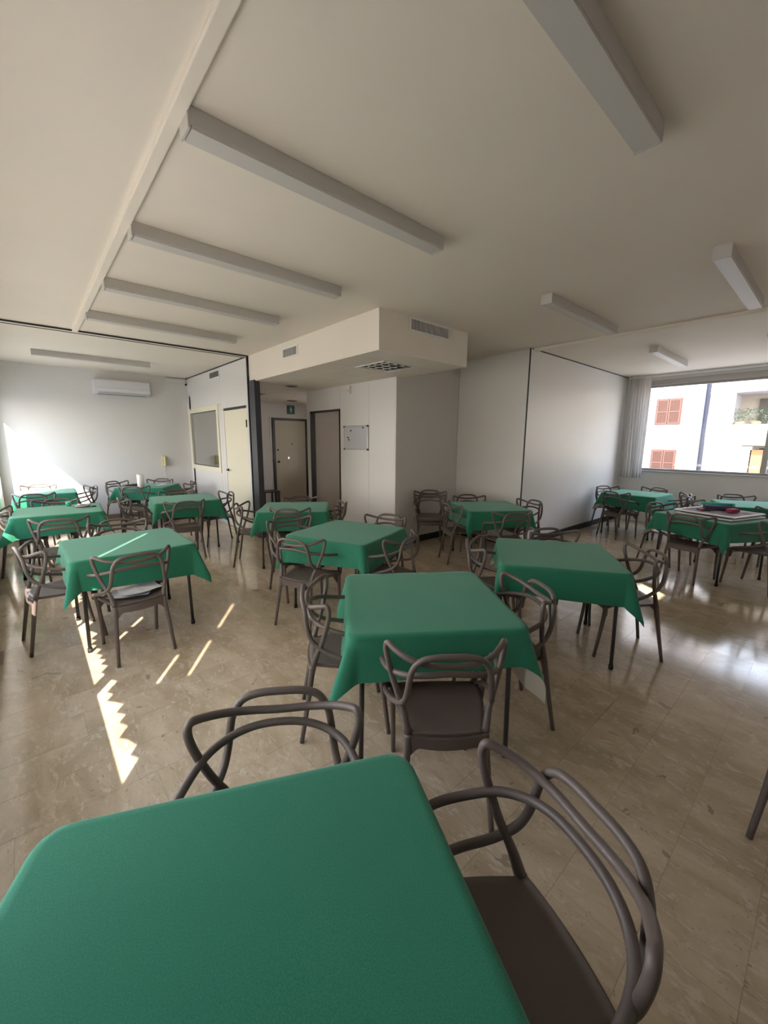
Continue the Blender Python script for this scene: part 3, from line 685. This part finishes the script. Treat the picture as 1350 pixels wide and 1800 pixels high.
for i, (x, y, a, sd_, off, rot, fla, curls, tl, cl) in enumerate(T):
    t = table0 if i == 0 else copy_tree(table0)
    t.location = (x, y, 0); t.rotation_euler = (0, 0, R(a)); t['label'] = tl; t['group'] = 'card tables'
    hw = 0.452; c = {1: (0.645, 0.775), 2: (0.69, 0.70)}.get(i, (0.70, 0.70))
    if i == 8: t.scale = (0.92, 0.92, 1); hw = 0.416
    if i == 0: c = (0.62, 0.62)
    o = mesh_obj('tablecloth', cloth_mesh(sd_, hw, c, off, rot, flare=fla, curls=curls, rad=0.06 if i == 0 else 0.045), 'cloth', None, True)
    o.location = (x, y, 0); o.rotation_euler = (0, 0, R(a)); tag(o, cl, 'tablecloth', 'green tablecloths')
# ------------------------------------------------------------------ the woven-back chair
def mirror_path(half): return [(-x, y, z) for x, y, z in reversed(half[1:])] + list(half)
def make_chair():
    t = thing('armchair', '', 'chair')
    TR = 0.0134
    A = [(0, -.222, .785), (.10, -.217, .791), (.18, -.188, .808), (.232, -.143, .829), (.256, -.112, .838), (.264, -.100, .818), (.258, -.102, .77), (.238, -.118, .69), (.212, -.138, .61), (.186, -.165, .535), (.170, -.188, .455)]
    Bq = [(0, -.243, .840), (.08, -.243, .836), (.130, -.238, .818), (.160, -.228, .775), (.172, -.222, .72), (.180, -.210, .655), (.192, -.180, .60), (.216, -.115, .556), (.243, -.03, .526), (.256, .06, .500), (.246, .15, .465), (.225, .19, .435)]
    Cq = [(0, -.212, .744), (.09, -.207, .737), (.165, -.180, .722), (.222, -.125, .706), (.258, -.04, .684), (.273, .05, .668), (.270, .125, .636), (.256, .175, .58), (.238, .198, .52), (.222, .200, .43)]
    for nm, P in (('upper_back_loop', Bq), ('eared_back_loop', A), ('arm_loop', Cq)):
        bm = B(); pp = spline(mirror_path(P), 5); npp = len(pp); tube(bm, pp, [TR + (0.005*max(0, (abs(q-(npp-1)/2)/((npp-1)/2)-0.86)/0.14) if P is A else 0) for q in range(npp)], 10); mesh_obj(nm, bm, 'taupe', t, True)
    # seat shell
    bm = B(); NU, NV = 18, 16; top = []; bot = []
    for j in range(NV+1):
        v = j/NV; y = -0.200 + 0.425*v
        hwid = 0.155 + 0.075*math.sin(min(1, v*1.25)*PI/2)
        if v > 0.8: hwid *= 1-0.10*((v-0.8)/0.2)**2
        rt_, rb_ = [], []
        for i in range(NU+1):
            u = -1+2*i/NU
            yy_ = y + (0.035*(u*u) if v < 0.01 else 0)*0 - 0.035*u*u*max(0, (v-0.6)/0.4) - 0.0*u
            if v < 0.3: yy_ += 0.02*(1-u*u)*(0.3-v)/0.3*(-0.6)
            z = 0.462 - 0.014*(1-u*u)*math.sin(PI*min(1, v*1.1)) - 0.03*max(0, (v-0.82)/0.18)**2
            rt_.append(bm.verts.new((u*hwid, yy_, z)))
            rb_.append(bm.verts.new((u*hwid*0.97, yy_*0.985, z-0.020-0.012*(1-u*u))))
        top.append(rt_); bot.append(rb_)
    for j in range(NV):
        for i in range(NU):
            f = bm.faces.new([top[j][i], top[j][i+1], top[j+1][i+1], top[j+1][i]]); f.smooth = True
            f = bm.faces.new([bot[j][i], bot[j+1][i], bot[j+1][i+1], bot[j][i+1]]); f.smooth = True
    ring_t = [top[0][i] for i in range(NU+1)] + [top[j][NU] for j in range(1, NV+1)] + [top[NV][i] for i in range(NU-1, -1, -1)] + [top[j][0] for j in range(NV-1, 0, -1)]
    ring_b = [bot[0][i] for i in range(NU+1)] + [bot[j][NU] for j in range(1, NV+1)] + [bot[NV][i] for i in range(NU-1, -1, -1)] + [bot[j][0] for j in range(NV-1, 0, -1)]
    nr = len(ring_t)
    for k in range(nr): bm.faces.new([ring_t[k], ring_b[k], ring_b[(k+1) % nr], ring_t[(k+1) % nr]])
    bmesh.ops.recalc_face_normals(bm, faces=bm.faces)
    mesh_obj('seat', bm, 'taupe', t)
    # rear apron with arched lower edge
    for nm, y0_, hwa, sgn in (('rear_apron', -0.198, 0.165, -1), ('front_apron', 0.178, 0.20, 1)):
        bm = B(); rows = []
        for i in range(25):
            u = -1+2*i/24; x = u*hwa
            zb = 0.405 - 0.055*max(0, (abs(u)-0.72)/0.28)**1.6 - 0.012*(1-u*u)
            zt = 0.452 - 0.006*(1-u*u)
            yb = y0_ + sgn*0.018*(1-u*u)
            rows.append([bm.verts.new((x, yb+d, z)) for d, z in ((-0.009, zt), (-0.009, zb), (0.009, zb), (0.009, zt))])
        for a_, b_ in zip(rows[:-1], rows[1:]):
            for k in range(4):
                f = bm.faces.new([a_[k], b_[k], b_[(k+1) % 4], a_[(k+1) % 4]])
        bm.faces.new(list(reversed(rows[0]))); bm.faces.new(rows[-1]); bmesh.ops.recalc_face_normals(bm, faces=bm.faces)
        mesh_obj(nm, bm, 'taupe', t)
    for s in (-1, 1):
        bm = B(); P = spline([(s*.168, -.190, .452), (s*.172, -.200, .40), (s*.182, -.222, .25), (s*.200, -.264, .002)], 4)
        tube(bm, P, [.019+(.0125-.019)*(k/(len(P)-1)) for k in range(len(P))], 10, flat=1.0); mesh_obj('leg', bm, 'taupe', t, True)
        bm = B(); P = spline([(s*.222, .200, .45), (s*.214, .195, .40), (s*.208, .208, .25), (s*.202, .240, .002)], 4)
        tube(bm, P, [.019+(.0125-.019)*(k/(len(P)-1)) for k in range(len(P))], 10, flat=1.0); mesh_obj('leg', bm, 'taupe', t, True)
    return t
chair0 = make_chair()
CH = [ # x, y, angle, label
 (0.44, 0.99, 146, 'chair facing the bottom green table, its back loops against open floor'),
 (0.71, 0.38, 67, 'large dark chair at the picture bottom, seat seen from above'),
 (1.36, 1.13, 321, 'chair seen squarely from behind at the middle table'),
 (1.33, 1.86, 238, 'chair tucked under the middle table on the side of the sun streaks'),
 (2.08, 1.25, 57, 'chair tucked between the middle table and the wide draped table'),
 (2.97, 1.90, 218, 'chair at the wide draped table on the side of the diamond-turned table'),
 (3.76, 1.69, 150, 'chair behind the wide draped table, facing the camera'),
 (3.57, 1.07, 40, 'chair over the small sunlit floor patch'),
 (0.53, 3.69, 3.7, 'chair with white papers lying on its seat'),
 (0.09, 4.26, 277, 'chair with sun spots on its legs, at the table crossed by sunlight'),
 (0.65, 4.91, 180, 'chair behind the table crossed by the sunlight line'),
 (2.95, 3.40, 112, 'chair against the corner column at the diamond-turned table'),
 (2.50, 2.76, 17, 'chair with its back to the camera at the diamond-turned table'),
 (2.13, 3.92, 176, 'chair between the hall-opening table and the diamond-turned table, facing the camera'),
 (1.89, 3.22, 292, 'chair showing a white cloth corner through its loops'),
 (2.58, 4.78, 316, 'chair seen from behind at the hall-opening table'),
 (2.27, 5.30, 237, 'chair beside the dark post at the hall-opening table'),
 (3.06, 5.39, 152, 'chair behind the hall-opening table, before the hall'),
 (3.13, 4.73, 49, 'chair at the hall-opening table next to the whiteboard wall'),
 (1.64, 6.31, 356, 'chair seen from behind at the table before the cream door'),
 (1.84, 7.38, 172, 'chair behind the table before the cream door'),
 (2.28, 6.78, 85, 'chair standing directly before the cream office door'),
 (1.18, 7.02, 265, 'chair in the gap between the cream-door table and the towel-roll table'),
 (0.21, 5.78, 350, 'chair seen from behind at the ashtray table'),
 (0.21, 7.27, 169, 'chair behind the ashtray table, facing the camera'),
 (-0.13, 6.85, 270, 'chair cut by the picture edge beside the ashtray table'),
 (0.03, 8.62, 351, 'chair seen from behind at the sun-bleached table'),
 (0.08, 9.93, 173, 'sunlit pinkish chair against the back wall'),
 (0.66, 9.20, 95, 'chair at the corner of the sun patch on the back wall'),
 (1.40, 9.80, 215, 'chair on the sun patch side of the towel-roll table'),
 (1.51, 8.90, 330, 'chair seen from behind at the towel-roll table'),
 (2.09, 9.86, 148, 'chair below the intercom'),
 (2.34, 8.98, 60, 'chair at the towel-roll table next to the interior window'),
 (5.26, 3.86, 142, 'chair behind the recess table, against the wall'),
 (4.60, 2.79, 330, 'chair seen from behind at the recess table'),
 (4.59, 3.51, 239, 'chair at the recess table next to the stacked chairs'),
 (5.46, 3.08, 67, 'chair at the recess table, before the light streak on the partition'),
 (8.64, 2.96, 151, 'chair in the room corner between partition and curtain'),
 (8.03, 2.60, 250, 'chair seen from behind at the curtain-corner table'),
 (9.05, 2.42, 67, 'chair below the window edge at the curtain-corner table'),
 (8.48, 1.90, 15, 'chair in the gap between the curtain-corner table and the bluish table'),
 (8.95, 1.08, 120, 'chair under the large window at the bluish table'),
 (8.12, 1.36, 205, 'chair behind the framed boards at the bluish table'),
 (7.83, 0.53, 295, 'chair between the framed boards and the bluish table'),
 (6.20, 1.14, 257, 'chair seen from behind before the framed boards'),
 (6.80, 1.54, 157, 'chair facing the camera beyond the framed boards'),
 (6.42, 0.52, 337, 'chair cut by the picture edge beside the framed-board table'),
 (2.43, -0.18, 262.6, 'chair of which one leg enters the picture edge over bare floor'),
 (4.82, 4.33, 135, 'lower chair of the stack against the recess wall'),
 (4.82, 4.33, 135, 'upper chair of the stack against the recess wall'),
]
for i, (x, y, a, lb) in enumerate(CH):
    t = chair0 if i == 0 else copy_tree(chair0)
    t.location = (x, y, 0.062 if 'upper chair' in lb else 0); t.rotation_euler = (0, 0, R(a))
    t['label'] = 'taupe plastic ' + lb; t['group'] = 'taupe armchairs with woven loop backs'
# ------------------------------------------------------------------ small things
def sheet(bm, cx, cy, z, w_, l_, rot, curl=0.01, n=8):
    V = []
    for j in range(n+1):
        row = []
        for i in range(n+1):
            u, v = -w_/2+w_*i/n, -l_/2+l_*j/n
            zz = z + curl*(abs(u)/w_*2)**3 + 0.3*curl*math.sin(7*v/l_+u*20)
            row.append(bm.verts.new((cx+u*math.cos(rot)-v*math.sin(rot), cy+u*math.sin(rot)+v*math.cos(rot), zz)))
        V.append(row)
    for j in range(n):
        for i in range(n):
            f = bm.faces.new([V[j][i], V[j][i+1], V[j+1][i+1], V[j+1][i]]); f.smooth = True
for k, (dx, dy, rot, lb) in enumerate(((-0.03, -.02, 1.2, 'lower crumpled white paper sheet on the chair seat'), (0.06, 0.0, 1.75, 'upper white paper sheet folded over on the chair seat'))):
    bm = B(); sheet(bm, 0.53+dx, 3.69+dy, 0.468+0.012*k, 0.21, 0.29, rot, 0.016)
    o = mesh_obj('paper_sheet', bm, 'paper', None, True); tag(o, lb, 'paper', 'papers on the chair seat')
def at_table(i, dx, dy, z=0.7795):
    x, y, a = T[i][:3]; c, s = math.cos(R(a)), math.sin(R(a)); return (x+dx*c-dy*s, y+dx*s+dy*c, z)
# ashtray and cap on ashtray table
o = thing('ashtray', 'round grey ashtray on the green cloth near the blinds', 'ashtray', (0.50, 6.86, 0.779))
bm = B(); cyl(bm, (0, 0, 0.004), 0.075, 0.008, 24); tube(bm, [(0.072*math.cos(a*PI/12), 0.072*math.sin(a*PI/12), 0.018) for a in range(25)], 0.014, 8, cap=False); mesh_obj('bowl', bm, 'ashtray', o, True)
bm = B(); sheet(bm, -0.06, 0.02, 0.032, 0.06, 0.09, 0.4, 0.01); mesh_obj('tissue', bm, 'paper', o, True)
bm = B(); cyl(bm, (0, 0, 0.008), 0.025, 0.016, 20); bmesh.ops.bevel(bm, geom=[e for e in bm.edges if e.verts[0].co.z > .01 and e.verts[1].co.z > .01], offset=.003, affect='EDGES')
o = mesh_obj('bottle_cap', bm, 'black'); o.location = (0.62, 6.80, 0.779); tag(o, 'small black round cap lying beside the ashtray', 'cap')
bm = B(); cyl(bm, (0, 0, 0.03), 0.03, 0.06, 20, 0.034); o = mesh_obj('green_cup', bm, 'green_plastic'); o.location = (0.36, 7.08, 0.779); tag(o, 'bright green plastic cup behind the ashtray', 'cup')
# towel roll etc.
o = thing('paper_towel_roll', 'tall white paper towel roll standing on the green cloth', 'paper roll', (1.60, 8.98, 0.779))
bm = B(); tube(bm, [(0, 0, 0), (0, 0, .002), (0, 0, 0.255), (0, 0, 0.258)], [0.055, 0.058, 0.058, 0.055], 28); mesh_obj('roll', bm, 'white_plastic', o)
bm = B(); tube(bm, [(0, 0, 0.2585), (0, 0, 0.2595)], 0.02, 16); mesh_obj('core', bm, 'board', o)
for x, y, rot, lb in ((1.42, 9.22, .5, 'white score sheet lying beside the towel roll'), (1.98, 9.16, 1.2, 'white sheet lying on the near side of the towel-roll table'), (2.05, 9.45, .3, 'small stack of paper napkins beyond the towel roll')):
    bm = B(); sheet(bm, 0, 0, 0.003, 0.15, 0.22, rot, 0.006); o = mesh_obj('paper_sheet', bm, 'paper', None, True); o.location = (x, y, 0.780); tag(o, lb, 'paper', 'sheets on the towel-roll table')
o = thing('playing_card_box', 'flat black case on the green cloth behind the towel roll', 'case', (1.50, 9.42, 0.779), R(20))
mkbox('lid', (-0.13, 0.13, -0.05, 0.05, 0.02, 0.035), 'black', o, .003); mkbox('tray', (-0.128, 0.128, -0.048, 0.048, 0, 0.02), 'dark_slot', o)
# framed boards on T14
def board(name, label, x, y, rz, w_, l_, z, face):
    t = thing(name, label, 'board', (x, y, z), rz)
    mkbox('sheet', (-w_/2+.012, w_/2-.012, -l_/2+.012, l_/2-.012, 0.001, 0.012), face, t)
    bm = B(); a, b_ = w_/2, l_/2
    for d in ((-a, a, -b_, -b_+.022), (-a, a, b_-.022, b_), (-a, -a+.022, -b_+.022, b_-.022), (a-.022, a, -b_+.022, b_-.022)): box(bm, *d, 0, 0.016)
    mesh_obj('frame', bm, 'white_plastic', t)
    mkbox('base', (-a+.004, a-.004, -b_+.004, b_-.004, -0.008, 0.0), 'black', t)
    return t
M['print'] = mat('printed_poster', (0.16, 0.12, 0.12, 1), 0.8, noise=(7, 0.8))
board('framed_board', 'lower white-framed board on the green cloth', 6.66, 0.98, R(-20), 0.68, 0.66, 0.788, 'print')
board('framed_board', 'upper white-framed board under the markers', 6.74, 1.00, R(-17), 0.68, 0.70, 0.815, 'print')
o = thing('green_tube', 'bright green tube lying across the framed boards', 'tube', (6.93, 1.06, 0.905), R(-68))
bm = B(); cyl(bm, (0, 0, 0), 0.018, 0.34, 16, axis='x'); mesh_obj('body', bm, 'green_plastic', o)
bm = B(); cyl(bm, (0.18, 0, 0), 0.0195, 0.03, 16, axis='x'); mesh_obj('cap', bm, 'green_plastic', o)
o = thing('pencil_case', 'dark blue open pencil case on the framed boards', 'case', (6.90, 1.02, 0.832), R(-60))
bm = B(); box(bm, -0.17, 0.17, -0.05, 0.05, 0, 0.055, .012); mesh_obj('body', bm, 'blue', o); mkbox('zip', (-0.16, 0.16, -0.004, 0.004, 0.055, 0.058), 'steel', o)
o = thing('red_pouch', 'dark red pouch beside the pencil case on the boards', 'pouch', (6.74, 0.86, 0.832), R(-30))
bm = B(); box(bm, -0.07, 0.07, -0.04, 0.04, 0, 0.05, .015); mesh_obj('body', bm, 'red_cloth', o); mkbox('flap', (-0.065, 0.065, -0.045, -0.035, 0.01, 0.045), 'red_cloth', o, .003)
for k in range(3):
    o = thing('marker_pen', ['red marker pen at the edge of the pencil case', 'black marker pen lying on the framed boards', 'pink marker pen pointing at the window'][k], 'marker', (6.62+0.05*k, 1.16-0.03*k, 0.839), R(30+40*k))
    bm = B(); cyl(bm, (0, 0, 0), 0.008, 0.13, 10, axis='x'); mesh_obj('barrel', bm, ['red_cloth', 'black', 'red_cloth'][k], o)
    bm = B(); cyl(bm, (0.075, 0, 0), 0.009, 0.04, 10, axis='x'); mesh_obj('cap', bm, ['black', 'blue', 'red_cloth'][k], o)
# ------------------------------------------------------------------ outside
gr = mkbox('street', (-60, 80, -60, 80, -4.2, -4.0), 'asphalt'); tag(gr, 'sunlit street ground below the windows', 'ground', kind='structure')
XB = 20.0
ab = thing('apartment_building', 'white sunlit apartment house with brown shutters seen through the window', 'building', (XB, 0, 0))
bm = B(); box(bm, 0, 8, 2.95, 14, -4, 9); mesh_obj('wall', bm, 'facade', ab)
for (y0, y1, z0, z1) in ((4.61, 5.44, 2.49, 3.49), (4.60, 5.43, 0.40, 1.43)):
    s = B(); box(s, -0.05, 0, y0-0.03, y1+0.03, z0-0.03, z1+0.03); wdw = mesh_obj('shuttered_window', s, 'shutter', ab)
    ym = (y0+y1)/2
    for a, b_ in ((y0, ym-0.01), (ym+0.01, y1)):
        s = B()
        for q in ((a, a+.05, z0, z1), (b_-.05, b_, z0, z1), (a+.05, b_-.05, z0, z0+.06), (a+.05, b_-.05, z1-.06, z1), (a+.05, b_-.05, (z0+z1)/2-.03, (z0+z1)/2+.03)): box(s, -0.09, -0.05, *q)
        nl = 20
        for k in range(nl):
            zc = z0+.06+(k+.5)*(z1-z0-.12)/nl; box(s, -0.08, -0.06, a+.05, b_-.05, zc-.012, zc+.012)
        mesh_obj('shutter_leaf', s, 'shutter', wdw)
    mkbox('window_ledge', (-0.12, 0, y0-0.1, y1+0.1, z0-0.09, z0-0.03), 'facade', wdw)
bm = B(); tube(bm, [(-0.06, 3.80, 9), (-0.06, 3.78, 2), (-0.06, 3.72, -4)], 0.075, 10); mesh_obj('downpipe', bm, 'pipe', ab, True)
# balcony wing
bw = thing('balcony_house', 'cream balconied house beside the white apartment wall', 'building', (XB-0.6, 0, 0))
mkbox('back_wall', (1.8, 2.0, -8, 2.95, -4, 6.0), 'facade_cream', bw)
for z0, z1, m_ in ((3.54, 4.25, 'facade_cream'), (2.13, 2.40, 'facade'), (1.66, 2.13, 'facade_cream'), (-0.3, 0.35, 'facade_cream')): mkbox('balcony_parapet', (0, 0.12, -8, 2.93, z0, z1), m_, bw)
for z0 in (3.55, 1.66, -0.3, 5.85): mkbox('balcony_slab', (0.12, 1.8, -8, 2.93, z0, z0+0.15), 'facade', bw)
mkbox('end_pillar', (0, 0.5, 2.55, 2.94, -4, 1.66), 'facade', bw)
mkbox('glass_door', (1.7, 1.8, 0.4, 2.2, 0.0, 1.55), 'pipe', bw); mkbox('glass_door', (1.7, 1.8, -1.0, 2.4, 2.0, 3.4), 'dark_room', bw)
for k, (y_, m_) in enumerate(((2.45, 'white_plastic'), (2.15, 'orange'), (1.7, 'pipe'), (1.2, 'pipe'))): mkbox('awning_drop', (0.3, 0.34, y_-0.2, y_+0.14, 0.35, 1.5 if k else 1.62), m_, bw)
for k in range(5):
    rnd = random.Random(k); bm = B()
    for q in range(160):
        c_ = Vector((rnd.gauss(0, .12), rnd.gauss(0, .14), rnd.uniform(0, .6)))
        d_ = Vector((rnd.uniform(-1, 1), rnd.uniform(-1, 1), rnd.uniform(-.3, 1))).normalized()*0.07; e_ = d_.orthogonal().normalized()*0.025
        bm.faces.new([bm.verts.new(c_-e_), bm.verts.new(c_+d_*.5-e_*.2), bm.verts.new(c_+d_), bm.verts.new(c_+e_)])
    t = thing('potted_plant', ['dark potted plant at the balcony end', 'second potted plant on the upper balcony', 'third potted plant on the upper balcony', 'fourth potted plant on the upper balcony', 'last potted plant on the upper balcony'][k], 'plant', (XB+0.0, 2.75-0.45*k, 2.40), 0, 'plants on the balcony opposite')
    fo = mesh_obj('foliage', bm, 'foliage', t); fo['kind'] = 'stuff'
    bm = B(); cyl(bm, (0, 0, -0.0), 0.12, 0.24, 14, .15); mesh_obj('pot', bm, 'orange', t)
